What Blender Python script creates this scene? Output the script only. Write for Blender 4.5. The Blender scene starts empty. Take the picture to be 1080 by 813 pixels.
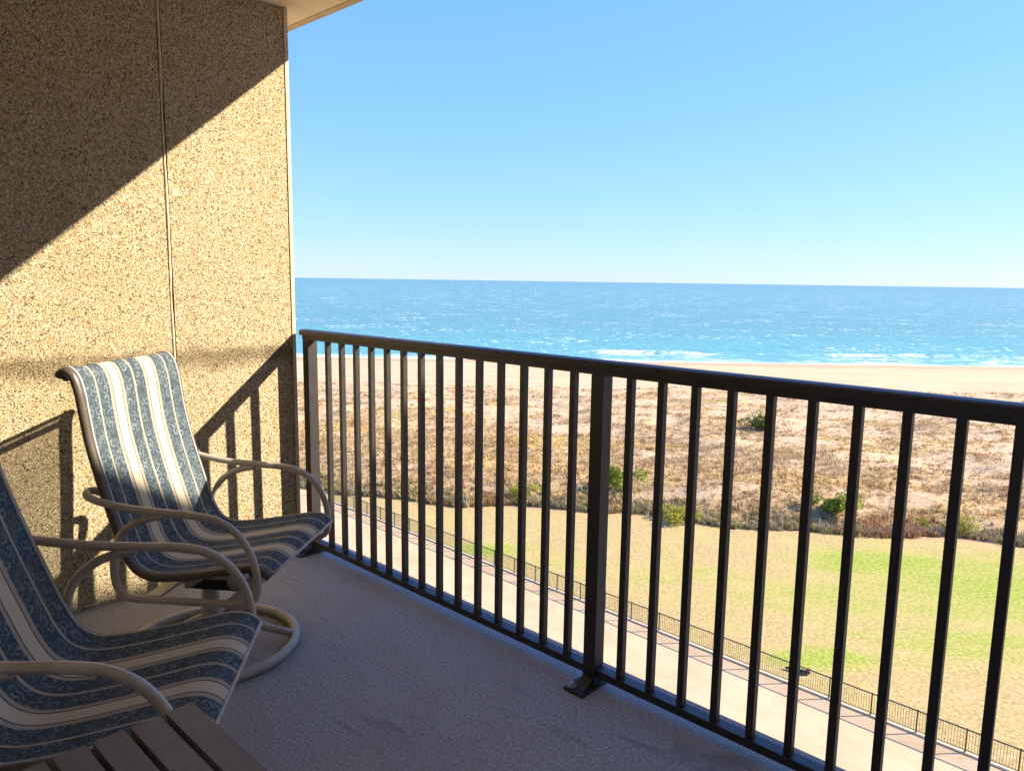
import bpy, bmesh, math, random
import numpy as np
from mathutils import Vector, Matrix, Quaternion
R = math.radians
random.seed(7); rng = np.random.default_rng(11)
scene = bpy.context.scene
COL = scene.collection

# ------------------------------------------------------------------ camera, sky, sun, exposure
CAM_H = 1.34
cam_d = bpy.data.cameras.new('camera'); cam = bpy.data.objects.new('camera', cam_d); COL.objects.link(cam)
cam_d.sensor_width = 36.0; cam_d.lens = 781.0 / 1080.0 * 36.0
cam_d.clip_start = 0.02; cam_d.clip_end = 60000
cr = Vector((0.72607995, 0.68746409, 0.01417839))
cu = -Vector((0.10713681, -0.09273875, -0.98990971))
cf = Vector((-0.67921249, 0.72027262, -0.14098846))
M3 = Matrix((cr, cu, -cf)).transposed()
cam.matrix_world = Matrix.Translation((0, 0, CAM_H)) @ M3.to_4x4()
scene.camera = cam

SUN = Vector((1.0, 1.10, 0.945)).normalized()
EL = math.asin(SUN.z); AZ = math.atan2(SUN.x, SUN.y)
world = bpy.data.worlds.new('World'); scene.world = world; world.use_nodes = True
wn = world.node_tree; bg = wn.nodes['Background']
sky = wn.nodes.new('ShaderNodeTexSky'); sky.sky_type = 'NISHITA'; sky.sun_disc = False
sky.sun_elevation = EL; sky.sun_rotation = AZ
sky.altitude = 0; sky.air_density = 1.0; sky.dust_density = 0.0; sky.ozone_density = 3.0
# grade of the sky: a gentle per-channel power keeps the bright horizon pale cyan, as the camera's tone curve did
EXPO = 1.66; SKY_S = 0.15
sk_sep = wn.nodes.new('ShaderNodeSeparateColor'); sk_com = wn.nodes.new('ShaderNodeCombineColor')
wn.links.new(sky.outputs[0], sk_sep.inputs[0])
for ch, (pw, mu) in enumerate(((0.67, 0.202), (0.46, 0.392), (0.17, 1.16))):
    p = wn.nodes.new('ShaderNodeMath'); p.operation = 'POWER'; p.inputs[1].default_value = pw
    q = wn.nodes.new('ShaderNodeMath'); q.operation = 'MULTIPLY'; q.inputs[1].default_value = mu / (SKY_S * 2 ** EXPO)
    wn.links.new(sk_sep.outputs[ch], p.inputs[0]); wn.links.new(p.outputs[0], q.inputs[0]); wn.links.new(q.outputs[0], sk_com.inputs[ch])
wn.links.new(sk_com.outputs[0], bg.inputs[0]); bg.inputs[1].default_value = SKY_S
sun_d = bpy.data.lights.new('sun', 'SUN'); sun_d.energy = 4.9; sun_d.angle = R(0.53); sun_d.color = (1.0, 0.89, 0.72)
sun = bpy.data.objects.new('sun', sun_d); COL.objects.link(sun)
sun.rotation_euler = SUN.to_track_quat('Z', 'Y').to_euler(); sun.location = (20, 20, 20)
vs = scene.view_settings
vs.view_transform = 'Standard'; vs.look = 'None'; vs.gamma = 1.0; vs.use_curve_mapping = False
vs.exposure = EXPO
scene.cycles.max_bounces = 8; scene.cycles.diffuse_bounces = 5
scene.cycles.transparent_max_bounces = 12

# ------------------------------------------------------------------ helpers
def tag(o, label=None, cat=None, group=None, kind=None):
    if label: o['label'] = label
    if cat: o['category'] = cat
    if group: o['group'] = group
    if kind: o['kind'] = kind
    return o
def empty(name, loc=(0, 0, 0), rz=0):
    o = bpy.data.objects.new(name, None); COL.objects.link(o)
    o.location = loc; o.rotation_euler = (0, 0, rz); o.empty_display_size = 0.1
    return o
def link_mesh(name, me, mat, parent=None):
    o = bpy.data.objects.new(name, me); COL.objects.link(o)
    if mat is not None: me.materials.append(mat)
    if parent is not None: o.parent = parent
    return o
def from_np(name, verts, faces, mat, parent=None, attrs=None, smooth=False):
    """verts (n,3), faces (m,k) with constant k"""
    verts = np.asarray(verts, dtype=np.float32); faces = np.asarray(faces, dtype=np.int32)
    me = bpy.data.meshes.new(name)
    k = faces.shape[1]; m = len(faces)
    me.vertices.add(len(verts)); me.vertices.foreach_set('co', verts.ravel())
    me.loops.add(m * k); me.loops.foreach_set('vertex_index', faces.ravel())
    me.polygons.add(m); me.polygons.foreach_set('loop_start', np.arange(0, m * k, k, dtype=np.int32))
    try: me.polygons.foreach_set('loop_total', np.full(m, k, dtype=np.int32))
    except Exception: pass
    if smooth: me.polygons.foreach_set('use_smooth', np.ones(m, dtype=bool))
    if attrs:
        for an, av in attrs.items():
            a = me.attributes.new(an, 'FLOAT', 'POINT'); a.data.foreach_set('value', np.asarray(av, dtype=np.float32))
    me.update(calc_edges=True); me.validate()
    return link_mesh(name, me, mat, parent)
def bm_obj(name, bm, mat, parent=None, bevel=0, smooth=False):
    if bevel:
        es = [e for e in bm.edges if e.is_manifold and e.calc_face_angle(0) > 0.6]
        bmesh.ops.bevel(bm, geom=es, offset=bevel, segments=2, affect='EDGES', profile=0.6)
    bmesh.ops.recalc_face_normals(bm, faces=bm.faces[:])
    me = bpy.data.meshes.new(name); bm.to_mesh(me); bm.free()
    if smooth: me.polygons.foreach_set('use_smooth', [True] * len(me.polygons))
    return link_mesh(name, me, mat, parent)
def add_box(bm, x0, x1, y0, y1, z0, z1):
    vs_ = [bm.verts.new(p) for p in ((x0,y0,z0),(x1,y0,z0),(x1,y1,z0),(x0,y1,z0),(x0,y0,z1),(x1,y0,z1),(x1,y1,z1),(x0,y1,z1))]
    for f in ((0,3,2,1),(4,5,6,7),(0,1,5,4),(1,2,6,5),(2,3,7,6),(3,0,4,7)): bm.faces.new([vs_[i] for i in f])
    return vs_
def box(name, x0, x1, y0, y1, z0, z1, mat, parent=None, bevel=0):
    bm = bmesh.new(); add_box(bm, x0, x1, y0, y1, z0, z1)
    return bm_obj(name, bm, mat, parent, bevel)
def catmull(pts, n=8, closed=False):
    P = [Vector(p) for p in pts]; out = []
    L = len(P); rngi = range(L if closed else L - 1)
    for i in rngi:
        if closed: p0, p1, p2, p3 = P[i-1], P[i], P[(i+1) % L], P[(i+2) % L]
        else:
            p1, p2 = P[i], P[i+1]
            p0 = P[i-1] if i > 0 else p1*2 - p2
            p3 = P[i+2] if i+2 < L else p2*2 - p1
        for k in range(n):
            t = k / n
            out.append(0.5*((2*p1) + (p2-p0)*t + (2*p0-5*p1+4*p2-p3)*t*t + (3*p1-p0-3*p2+p3)*t**3))
    if not closed: out.append(P[-1].copy())
    return out
def add_tube(bm, path, r, seg=12, closed=False, caps=True, rx=None):
    """tube along path with parallel transported frame; rx = squash of the second axis"""
    n = len(path); rings = []
    T = []
    for i in range(n):
        a = path[(i-1) % n] if (closed or i > 0) else path[i]
        b = path[(i+1) % n] if (closed or i < n-1) else path[i]
        t = (b - a); t.normalize(); T.append(t)
    up = Vector((0, 0, 1)) if abs(T[0].z) < 0.9 else Vector((1, 0, 0))
    N = T[0].cross(up).normalized()
    for i in range(n):
        if i > 0:
            q = T[i-1].rotation_difference(T[i]); N = q @ N
            N = (N - T[i]*N.dot(T[i])).normalized()
        B = T[i].cross(N)
        rr = r(i/(n-1)) if callable(r) else r
        ry = rr if rx is None else rr*rx
        rings.append([bm.verts.new(path[i] + N*(math.cos(2*math.pi*k/seg)*rr) + B*(math.sin(2*math.pi*k/seg)*ry)) for k in range(seg)])
    for i in range(n if closed else n-1):
        a, b = rings[i], rings[(i+1) % n]
        for k in range(seg):
            bm.faces.new((a[k], a[(k+1) % seg], b[(k+1) % seg], b[k]))
    if caps and not closed:
        bm.faces.new(rings[0][::-1]); bm.faces.new(rings[-1])
def tube(name, path, r, mat, parent=None, seg=12, closed=False, rx=None):
    bm = bmesh.new(); add_tube(bm, path, r, seg, closed, rx=rx)
    return bm_obj(name, bm, mat, parent, smooth=True)

# ------------------------------------------------------------------ material helpers
class NT:
    def __init__(s, name):
        s.m = bpy.data.materials.new(name); s.m.use_nodes = True
        s.t = s.m.node_tree; s.b = s.t.nodes['Principled BSDF']; s.out = s.t.nodes['Material Output']
    def n(s, typ, ins=None, **props):
        x = s.t.nodes.new('ShaderNode' + typ)
        for k, v in props.items(): setattr(x, k, v)
        if ins:
            for k, v in ins.items():
                if hasattr(v, 'links') or isinstance(v, bpy.types.NodeSocket): s.t.links.new(v, x.inputs[k])
                else: x.inputs[k].default_value = v
        return x
    def link(s, a, b): s.t.links.new(a, b)
    def val(s, v): return v
    def math(s, op, a, b=0.0, c=None, clamp=False):
        ins = {0: a, 1: b}
        if c is not None: ins[2] = c
        return s.n('Math', ins, operation=op, use_clamp=clamp).outputs[0]
    def smooth(s, x, lo, hi):
        return s.n('MapRange', {0: x, 1: lo, 2: hi, 3: 0.0, 4: 1.0}, interpolation_type='SMOOTHSTEP').outputs[0]
    def noise(s, vec, scale, detail=3, rough=0.55, dist=0.0):
        return s.n('TexNoise', {'Vector': vec, 'Scale': scale, 'Detail': detail, 'Roughness': rough, 'Distortion': dist}).outputs[0]
    def mix(s, f, a, b, blend='MIX'):
        x = s.t.nodes.new('ShaderNodeMix'); x.data_type = 'RGBA'; x.blend_type = blend
        for i, v in ((0, f), (6, a), (7, b)):
            if isinstance(v, bpy.types.NodeSocket): s.t.links.new(v, x.inputs[i])
            elif i == 0: x.inputs[0].default_value = v
            else: x.inputs[i].default_value = (*v, 1.0) if len(v) == 3 else v
        return x.outputs[2]
    def ramp(s, f, stops, interp='LINEAR'):
        x = s.n('ValToRGB', {0: f}); cr_ = x.color_ramp; cr_.interpolation = interp
        while len(cr_.elements) > 1: cr_.elements.remove(cr_.elements[-1])
        cr_.elements[0].position = stops[0][0]; cr_.elements[0].color = (*stops[0][1], 1)
        for p, c in stops[1:]:
            e = cr_.elements.new(p); e.color = (*c, 1)
        return x.outputs[0]
    def bump(s, h, strength=0.5, dist=0.01, normal=None):
        ins = {'Height': h, 'Strength': strength, 'Distance': dist}
        if normal is not None: ins['Normal'] = normal
        return s.n('Bump', ins).outputs[0]
    def set(s, **kw):
        for k, v in kw.items():
            k = {'color': 'Base Color', 'rough': 'Roughness', 'spec': 'Specular IOR Level', 'normal': 'Normal', 'metal': 'Metallic',
                 'sheen': 'Sheen Weight', 'coat': 'Coat Weight', 'coatr': 'Coat Roughness', 'trans': 'Transmission Weight', 'ior': 'IOR'}.get(k, k)
            if isinstance(v, bpy.types.NodeSocket): s.t.links.new(v, s.b.inputs[k])
            else: s.b.inputs[k].default_value = (*v, 1.0) if isinstance(v, tuple) and len(v) == 3 else v
        return s.m
    def coord(s, which='Object'): return s.n('TexCoord').outputs[which]

# ---- exposed aggregate wall
def mat_pebble():
    t = NT('exposed_aggregate'); c = t.coord()
    wc = t.n('TexNoise', {'Vector': c, 'Scale': 140.0, 'Detail': 2.0})
    off = t.n('VectorMath', {0: wc.outputs[1], 'Scale': 0.010}, operation='SCALE').outputs[0]
    cc = t.n('VectorMath', {0: c, 1: off}, operation='ADD').outputs[0]
    v1 = t.n('TexVoronoi', {'Vector': cc, 'Scale': 185.0, 'Randomness': 1.0})
    v2 = t.n('TexVoronoi', {'Vector': cc, 'Scale': 185.0, 'Randomness': 1.0}, feature='DISTANCE_TO_EDGE')
    sep = t.n('SeparateColor', {0: v1.outputs['Color']})
    stone = t.ramp(sep.outputs[0], [(0.0, (0.38, 0.255, 0.115)), (0.15, (0.56, 0.41, 0.20)), (0.45, (0.66, 0.525, 0.305)), (0.75, (0.74, 0.615, 0.39)), (1.0, (0.82, 0.725, 0.53))])
    big = t.noise(c, 1.6, 4, 0.6)
    stone = t.mix(t.math('MULTIPLY', t.smooth(big, 0.35, 0.7), 0.25), stone, (0.60, 0.43, 0.20))
    gap = t.smooth(v2.outputs[0], -0.06, 0.16)
    pit = t.noise(c, 180.0, 3, 0.68)
    pitm = t.smooth(pit, 0.33, 0.47)                     # dark pits where stones have fallen out
    miss = t.smooth(sep.outputs[1], 0.05, 0.10)
    g2 = t.math('MULTIPLY', t.math('MULTIPLY', gap, pitm), t.math('MULTIPLY_ADD', miss, 0.8, 0.2))
    col = t.mix(g2, (0.045, 0.030, 0.012), stone)
    # a dark mottled band that runs along the panel a metre above the floor
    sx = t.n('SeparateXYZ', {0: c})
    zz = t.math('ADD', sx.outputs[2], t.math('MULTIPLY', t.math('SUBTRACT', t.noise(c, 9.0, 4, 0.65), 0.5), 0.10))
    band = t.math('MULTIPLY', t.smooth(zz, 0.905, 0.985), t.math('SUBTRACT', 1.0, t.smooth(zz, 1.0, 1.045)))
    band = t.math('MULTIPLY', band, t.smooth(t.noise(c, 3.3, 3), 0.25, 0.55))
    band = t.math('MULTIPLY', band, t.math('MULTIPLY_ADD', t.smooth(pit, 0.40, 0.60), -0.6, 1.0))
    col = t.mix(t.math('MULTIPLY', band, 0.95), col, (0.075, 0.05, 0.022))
    # faint rain streaks running down the panel
    stv = t.n('VectorMath', {0: c, 1: (7.0, 7.0, 0.5)}, operation='MULTIPLY').outputs[0]
    col = t.mix(t.math('MULTIPLY', t.smooth(t.noise(stv, 1.0, 4, 0.6), 0.52, 0.75), 0.22), col, (0.30, 0.215, 0.11))
    # small pale mortar smears
    sp = t.n('TexVoronoi', {'Vector': t.n('VectorMath', {0: c, 1: t.n('VectorMath', {0: t.n('TexNoise', {'Vector': c, 'Scale': 25.0}).outputs[1], 'Scale': 0.03}, operation='SCALE').outputs[0]}, operation='ADD').outputs[0], 'Scale': 3.1})
    spot = t.math('SUBTRACT', 1.0, t.smooth(sp.outputs['Distance'], 0.03, 0.055))
    col = t.mix(t.math('MULTIPLY', spot, 0.55), col, (0.80, 0.74, 0.62))
    h = t.math('ADD', t.smooth(v2.outputs[0], 0.0, 0.35), t.math('MULTIPLY', sep.outputs[2], 0.5))
    h = t.math('ADD', t.math('MULTIPLY', h, 0.8), t.math('MULTIPLY', pitm, 0.9))
    return t.set(color=col, rough=0.85, spec=0.25, normal=t.bump(h, 0.75, 0.0035))
def mat_plain(name, col, rough=0.6, nscale=20, var=0.12, bump=0.0, bscale=200, spec=0.4, bdist=0.002):
    t = NT(name); c = t.coord()
    k = t.noise(c, nscale, 4, 0.6)
    lo = tuple(x*(1-var) for x in col); hi = tuple(min(1, x*(1+var)) for x in col)
    cc = t.mix(t.smooth(k, 0.3, 0.7), lo, hi)
    kw = dict(color=cc, rough=rough, spec=spec)
    if bump: kw['normal'] = t.bump(t.noise(c, bscale, 2), bump, bdist)
    return t.set(**kw)
def mat_floor():
    t = NT('coated_deck'); c = t.coord()
    fine = t.noise(c, 110, 6, 0.85); mid = t.noise(c, 38, 3, 0.6); big = t.noise(c, 1.7, 5, 0.62)
    col = t.ramp(fine, [(0.33, (0.095, 0.094, 0.092)), (0.5, (0.31, 0.307, 0.302)), (0.66, (0.57, 0.565, 0.555))])
    col = t.mix(t.math('MULTIPLY', t.smooth(mid, 0.4, 0.7), 0.25), col, (0.33, 0.315, 0.295))
    col = t.mix(t.math('MULTIPLY', t.smooth(big, 0.42, 0.72), 0.6), col, (0.285, 0.22, 0.165))
    big2 = t.noise(c, 3.1, 4, 0.6)
    col = t.mix(t.math('MULTIPLY', t.smooth(big2, 0.55, 0.75), 0.30), col, (0.20, 0.195, 0.20))
    st2 = t.n('VectorMath', {0: c, 1: (0.6, 2.2, 1.0)}, operation='MULTIPLY').outputs[0]
    col = t.mix(t.math('MULTIPLY', t.smooth(t.noise(st2, 2.4, 6, 0.72, 1.2), 0.54, 0.68), 0.5), col, (0.125, 0.12, 0.115))
    col = t.mix(t.math('MULTIPLY', t.smooth(t.noise(c, 9.0, 5, 0.75, 0.6), 0.58, 0.72), 0.35), col, (0.38, 0.36, 0.335))
    vz = t.n('TexVoronoi', {'Vector': c, 'Scale': 2.3})
    spot = t.math('SUBTRACT', 1.0, t.smooth(vz.outputs['Distance'], 0.018, 0.028))
    sep = t.n('SeparateColor', {0: vz.outputs['Color']})
    spot = t.math('MULTIPLY', spot, t.math('GREATER_THAN', sep.outputs[0], 0.5))
    col = t.mix(t.math('MULTIPLY', spot, 0.8), col, (0.8, 0.8, 0.8))
    rr = t.math('MULTIPLY_ADD', mid, 0.2, 0.6)
    return t.set(color=col, rough=rr, spec=0.35, normal=t.bump(fine, 0.32, 0.004))
def mat_metal(name, base, rough=0.42, spec=0.5, metal=0.0, bump=0.12, coat=0.0):
    t = NT(name); c = t.coord()
    k = t.noise(c, 14, 4, 0.6); f = t.noise(c, 420, 2, 0.5)
    cc = t.mix(t.smooth(k, 0.35, 0.7), tuple(x*0.85 for x in base), tuple(x*1.12 for x in base))
    rr = t.math('MULTIPLY_ADD', k, 0.16, rough - 0.08)
    return t.set(color=cc, rough=rr, spec=spec, metal=metal, coat=coat, normal=t.bump(f, bump, 0.0006))
def mat_sling():
    t = NT('striped_sling'); uv = t.n('UVMap').outputs[0]
    sp = t.n('SeparateXYZ', {0: uv}); u = sp.outputs[0]
    # u runs across the sling in metres scaled to 0..1, v along it in metres
    navy = (0.025, 0.046, 0.062); pale = (0.40, 0.445, 0.445); cream = (0.68, 0.585, 0.415); line = (0.46, 0.385, 0.285); dk = (0.06, 0.058, 0.06)
    st = []
    def seg(p, c): st.append((p, c))
    half = [(0.0, 'B'), (0.112, 'L'), (0.126, 'B'), (0.236, 'L'), (0.262, 'D'), (0.270, 'C'), (0.352, 'D'), (0.360, 'L'), (0.386, 'B')]
    # build masks by constant ramps: blue, cream, line
    def ramp_for(ch):
        stops = [(p, (1, 1, 1) if k == ch else (0, 0, 0)) for p, k in half]
        full = list(stops) + [(0.4915, (1, 1, 1) if ch == 'L' else (0, 0, 0)), (0.5085, (1, 1, 1) if ch == 'B' else (0, 0, 0))]
        ends = [p for p, _ in half[1:]] + [0.4915]
        kinds = [k for _, k in half]
        for i in range(len(half)-1, -1, -1):
            start = 1 - ends[i]; kk = kinds[i]
            if i == len(half)-1: continue
            full.append((start, (1, 1, 1) if kk == ch else (0, 0, 0)))
        return t.ramp(u, full, 'CONSTANT')
    mB, mC, mL = ramp_for('B'), ramp_for('C'), ramp_for('L')
    # scrolls in the blue bands: little spirals round scattered points
    met = t.n('VectorMath', {0: uv, 1: (0.52, 1.0, 0.0)}, operation='MULTIPLY').outputs[0]
    w = t.n('VectorMath', {0: t.n('TexNoise', {'Vector': met, 'Scale': 30.0, 'Detail': 1.0}).outputs[1], 'Scale': 0.012}, operation='SCALE').outputs[0]
    mw = t.n('VectorMath', {0: met, 1: w}, operation='ADD').outputs[0]
    vo = t.n('TexVoronoi', {'Vector': mw, 'Scale': 33.0, 'Randomness': 0.9}, voronoi_dimensions='2D')
    sc = t.n('VectorMath', {0: mw, 'Scale': 34.0}, operation='SCALE').outputs[0]
    pp = t.n('VectorMath', {0: vo.outputs['Position'], 'Scale': 1.0}, operation='SCALE').outputs[0]
    d = t.n('VectorMath', {0: mw, 1: pp}, operation='SUBTRACT').outputs[0]
    ds = t.n('SeparateXYZ', {0: d})
    ang = t.math('ARCTAN2', ds.outputs[1], ds.outputs[0])
    rad = vo.outputs['Distance']
    csep = t.n('SeparateColor', {0: vo.outputs['Color']})
    ph = t.math('MULTIPLY', csep.outputs[0], 6.28)
    s_ = t.math('SINE', t.math('ADD', t.math('MULTIPLY_ADD', rad, 12.0, ang), ph))
    scroll = t.math('MULTIPLY', t.smooth(s_, 0.0, 0.45), t.smooth(t.noise(met, 160, 2), 0.33, 0.55))
    scroll = t.math('MULTIPLY', scroll, t.math('SUBTRACT', 1.0, t.smooth(rad, 0.50, 0.62)))
    leaf = t.smooth(t.n('TexNoise', {'Vector': met, 'Scale': 120.0, 'Detail': 2.0, 'Distortion': 2.5}).outputs[0], 0.53, 0.62)
    scroll = t.math('MAXIMUM', t.math('MULTIPLY', scroll, t.math('MULTIPLY_ADD', csep.outputs[1], 0.6, 0.4)), t.math('MULTIPLY', leaf, 0.55))
    blue = t.mix(t.math('MULTIPLY', scroll, 0.58), navy, pale)
    blue = t.mix(t.math('MULTIPLY', t.noise(met, 12, 3), 0.22), blue, (0.15, 0.205, 0.235))
    col = t.mix(mB, dk, blue); col = t.mix(mC, col, cream); col = t.mix(mL, col, line)
    wv = t.n('TexWave', {'Vector': met, 'Scale': 260.0, 'Distortion': 0.0}, bands_direction='X').outputs[1]
    wv2 = t.n('TexWave', {'Vector': met, 'Scale': 260.0, 'Distortion': 0.0}, bands_direction='Y').outputs[1]
    weave = t.math('MULTIPLY', wv, wv2)
    col = t.mix(t.math('MULTIPLY', t.math('SUBTRACT', 1.0, weave), 0.22), col, (0.02, 0.025, 0.03))
    grime = t.noise(met, 7, 4, 0.65)
    col = t.mix(t.math('MULTIPLY', t.smooth(grime, 0.5, 0.8), 0.18), col, (0.20, 0.18, 0.15))
    t.set(color=col, rough=0.75, spec=0.2, normal=t.bump(weave, 0.35, 0.0008))
    tl = t.n('BsdfTranslucent', {'Color': col}); tp = t.n('BsdfTransparent')
    m1 = t.n('MixShader', {0: 0.16, 1: t.b.outputs[0], 2: tl.outputs[0]})
    cosv = t.math('SUBTRACT', 1.0, t.n('LayerWeight', {'Blend': 0.5}).outputs['Facing'])
    hole = t.math('MULTIPLY', t.smooth(cosv, 0.62, 0.97), 0.42)      # the holes of the weave close up at a slant
    m2 = t.n('MixShader', {0: hole, 1: m1.outputs[0], 2: tp.outputs[0]})      # open weave lets some light through
    t.link(m2.outputs[0], t.out.inputs[0])
    return t.m

MAT = {}
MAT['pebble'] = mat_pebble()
MAT['caulk'] = mat_plain('joint_sealant', (0.50, 0.41, 0.27), 0.7, 30, 0.2, 0.4, 120, bdist=0.004)
MAT['edge'] = mat_plain('smooth_concrete_edge', (0.50, 0.42, 0.29), 0.75, 12, 0.2, 0.4, 90, bdist=0.003)
MAT['stucco'] = mat_plain('painted_ceiling', (0.82, 0.66, 0.41), 0.85, 5, 0.06, 0.35, 160, bdist=0.002)
MAT['paint'] = mat_plain('cream_wall_paint', (0.84, 0.79, 0.69), 0.8, 3, 0.05, 0.3, 90)
MAT['drip'] = mat_plain('painted_drip_edge', (0.52, 0.40, 0.20), 0.6, 9, 0.12)
MAT['floor'] = mat_floor()
MAT['rail'] = mat_metal('dark_bronze_paint', (0.019, 0.014, 0.0105), 0.50, 0.72, 0.0, 0.12)
MAT['steel'] = mat_metal('galvanised_bolt', (0.5, 0.5, 0.48), 0.4, 0.5, 0.6)
MAT['frame'] = mat_metal('taupe_powder_coat', (0.40, 0.35, 0.285), 0.30, 0.6)
MAT['frame_dark'] = mat_metal('brown_extrusion', (0.085, 0.064, 0.046), 0.40, 0.5)
MAT['piping'] = mat_plain('sling_piping', (0.38, 0.37, 0.35), 0.7, 30, 0.15)
MAT['black'] = mat_metal('black_housing', (0.012, 0.012, 0.012), 0.6, 0.3)
MAT['sling'] = mat_sling()
def mat_table():
    t = NT('brown_resin_slat'); c = t.coord()
    st = t.n('VectorMath', {0: c, 1: (5, 60, 60)}, operation='MULTIPLY').outputs[0]
    g = t.noise(st, 1.0, 4, 0.6); k = t.noise(c, 9, 3)
    col = t.mix(g, (0.115, 0.098, 0.088), (0.19, 0.165, 0.150))
    col = t.mix(t.math('MULTIPLY', t.smooth(k, 0.5, 0.75), 0.35), col, (0.25, 0.225, 0.205))
    return t.set(color=col, rough=0.55, spec=0.4, normal=t.bump(g, 0.15, 0.001))
MAT['table'] = mat_table()
MAT['bounce_pane'] = mat_plain('pale_bounce_pane', (0.80, 0.77, 0.70), 0.5, 3, 0.05, spec=0.5)  # unseen door panes, made pale to bounce light into the balcony
MAT['glass_dark'] = mat_plain('dark_door_glass', (0.02, 0.022, 0.025), 0.08, 3, 0.05, spec=0.5)
MAT['wing'] = mat_plain('wing_stucco', (0.76, 0.70, 0.58), 0.85, 6, 0.15, 0.6, 80, bdist=0.01)

# ------------------------------------------------------------------ balcony shell
W = -3.178; YE = 1.858; CEIL = 2.532; SLAB = 2.03; XR = 1.25; YB = -0.75
fl = bmesh.new(); add_box(fl, W - 0.2, XR + 0.2, YB - 0.2, SLAB, -0.20, 0.0)
tag(bm_obj('floor', fl, MAT['floor'], bevel=0.006), kind='structure')
cl = bmesh.new(); add_box(cl, W - 0.9, XR + 0.9, YB - 0.2, SLAB - 0.045, CEIL, CEIL + 0.16); add_box(cl, W - 0.9, XR + 0.9, YB - 0.2, 2.312, 2.700, 2.94)
ceil_o = tag(bm_obj('ceiling', cl, MAT['stucco']), kind='structure')
box('drip_edge', W - 0.9, XR + 0.9, SLAB - 0.042, SLAB, 2.531, CEIL + 0.159, MAT['drip'], ceil_o, 0.004)

wall = empty('side_wall', (W, YE, 0))
tag(wall, 'tan pebble-faced balcony wall with a vertical joint, left end of the railing', 'wall')
def wbox(name, x0, x1, y0, y1, z0, z1, mat, bevel=0): return box(name, x0-W, x1-W, y0-YE, y1-YE, z0, z1, mat, wall, bevel)
JY = 1.288
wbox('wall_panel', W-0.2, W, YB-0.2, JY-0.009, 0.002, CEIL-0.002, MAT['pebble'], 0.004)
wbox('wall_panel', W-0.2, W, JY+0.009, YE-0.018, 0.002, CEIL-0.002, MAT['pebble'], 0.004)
# sealant bead, slightly wavy
bm = bmesh.new(); path = []
for i in range(70):
    z = 0.004 + (CEIL-0.01)*i/69
    path.append(Vector((-0.004, JY-YE + 0.0012*math.sin(z*9)+random.uniform(-.001, .001), z)))
add_tube(bm, path, lambda k: 0.0056 + 0.0008*math.sin(k*61) + 0.0008*math.sin(k*23), 10, rx=0.8)
bm_obj('joint_sealant', bm, MAT['caulk'], wall, smooth=True)
wbox('end_trim', W-0.2, W+0.004, YE-0.0175, YE, 0.002, CEIL-0.002, MAT['edge'], 0.004)

rw = empty('side_wall', (XR, YE, 0))
tag(rw, 'cream painted partition wall closing the other end of the balcony', 'wall')
box('wall_panel', 0, 0.2, YB-0.2-YE, 0, 0.002, CEIL-0.002, MAT['paint'], rw)
bw = empty('back_wall', (0, YB, 0)); tag(bw, 'cream painted room wall behind the balcony with a sliding door', 'wall')
box('wall_panel', W+0.003, -1.9, -0.2, 0, 0.002, CEIL-0.002, MAT['paint'], bw)
box('wall_panel', 0.9, XR-0.003, -0.2, 0, 0.002, CEIL-0.002, MAT['paint'], bw)
box('lintel', -1.897, 0.897, -0.2, -0.002, 2.1, CEIL-0.002, MAT['paint'], bw)
for i in range(2):
    x0 = -1.897 + i*1.397
    d = box('sliding_door', x0+0.05, x0+1.347, -0.12+0.03*i, -0.10+0.03*i, 0.05, 2.05, MAT['bounce_pane'], bw)
    bm = bmesh.new()
    add_box(bm, x0, x0+0.05, -0.14+0.03*i, -0.08+0.03*i, 0.004, 2.098); add_box(bm, x0+1.347, x0+1.395, -0.14+0.03*i, -0.08+0.03*i, 0.004, 2.098)
    add_box(bm, x0+0.052, x0+1.345, -0.14+0.03*i, -0.08+0.03*i, 0.004, 0.05); add_box(bm, x0+0.052, x0+1.345, -0.14+0.03*i, -0.08+0.03*i, 2.05, 2.098)
    bm_obj('door_frame', bm, MAT['frame_dark'], d)

# neighbouring wing of the hotel, off to the right: its roof edge shades the deck and the lower part of the wall
SL = Vector((1, 1.10, 0.945))
EP = Vector((-2.55, 1.89, 0.64)) + 5.1*SL
ED = Vector((0.08, 1.07, 0)).normalized()
G0 = -19.2
def epoint(yy): return EP + ED*((yy-EP.y)/ED.y)
A, B_ = epoint(2.35), epoint(14.0)
wing = empty('hotel_wing', (A.x, A.y, G0)); tag(wing, 'pale stucco hotel wing projecting seaward on the right of the balcony', 'building')
ang = math.atan2(ED.y, ED.x); wing.rotation_euler = (0, 0, ang)
Lw = (B_-A).length; Hw = EP.z - G0
box('wall', 0, Lw, -9.0, 0, 0, Hw-0.25, MAT['wing'], wing)
box('roof_slab', -0.02, Lw, -9.0, 0.0, Hw-0.25, Hw, MAT['stucco'], wing)
for fl_ in range(7):
    for k in range(3):
        wd = box('window', 1.5+k*3.6, 3.1+k*3.6, 0.002, 0.05, 1.2+fl_*3.3, 2.7+fl_*3.3, MAT['frame_dark'], wing)
        box('pane', 1.56+k*3.6, 3.04+k*3.6, 0.052, 0.058, 1.26+fl_*3.3, 2.64+fl_*3.3, MAT['glass_dark'], wd)

# ------------------------------------------------------------------ railing
D = 1.89; PX = (-3.105, -1.39, 0.2825, 1.17); PW = 0.024
rail = empty('railing', (0, D, 0)); tag(rail, 'black metal balcony railing with square bars along the edge of the deck', 'railing')
X0, X1 = -3.15, 1.205
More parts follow.
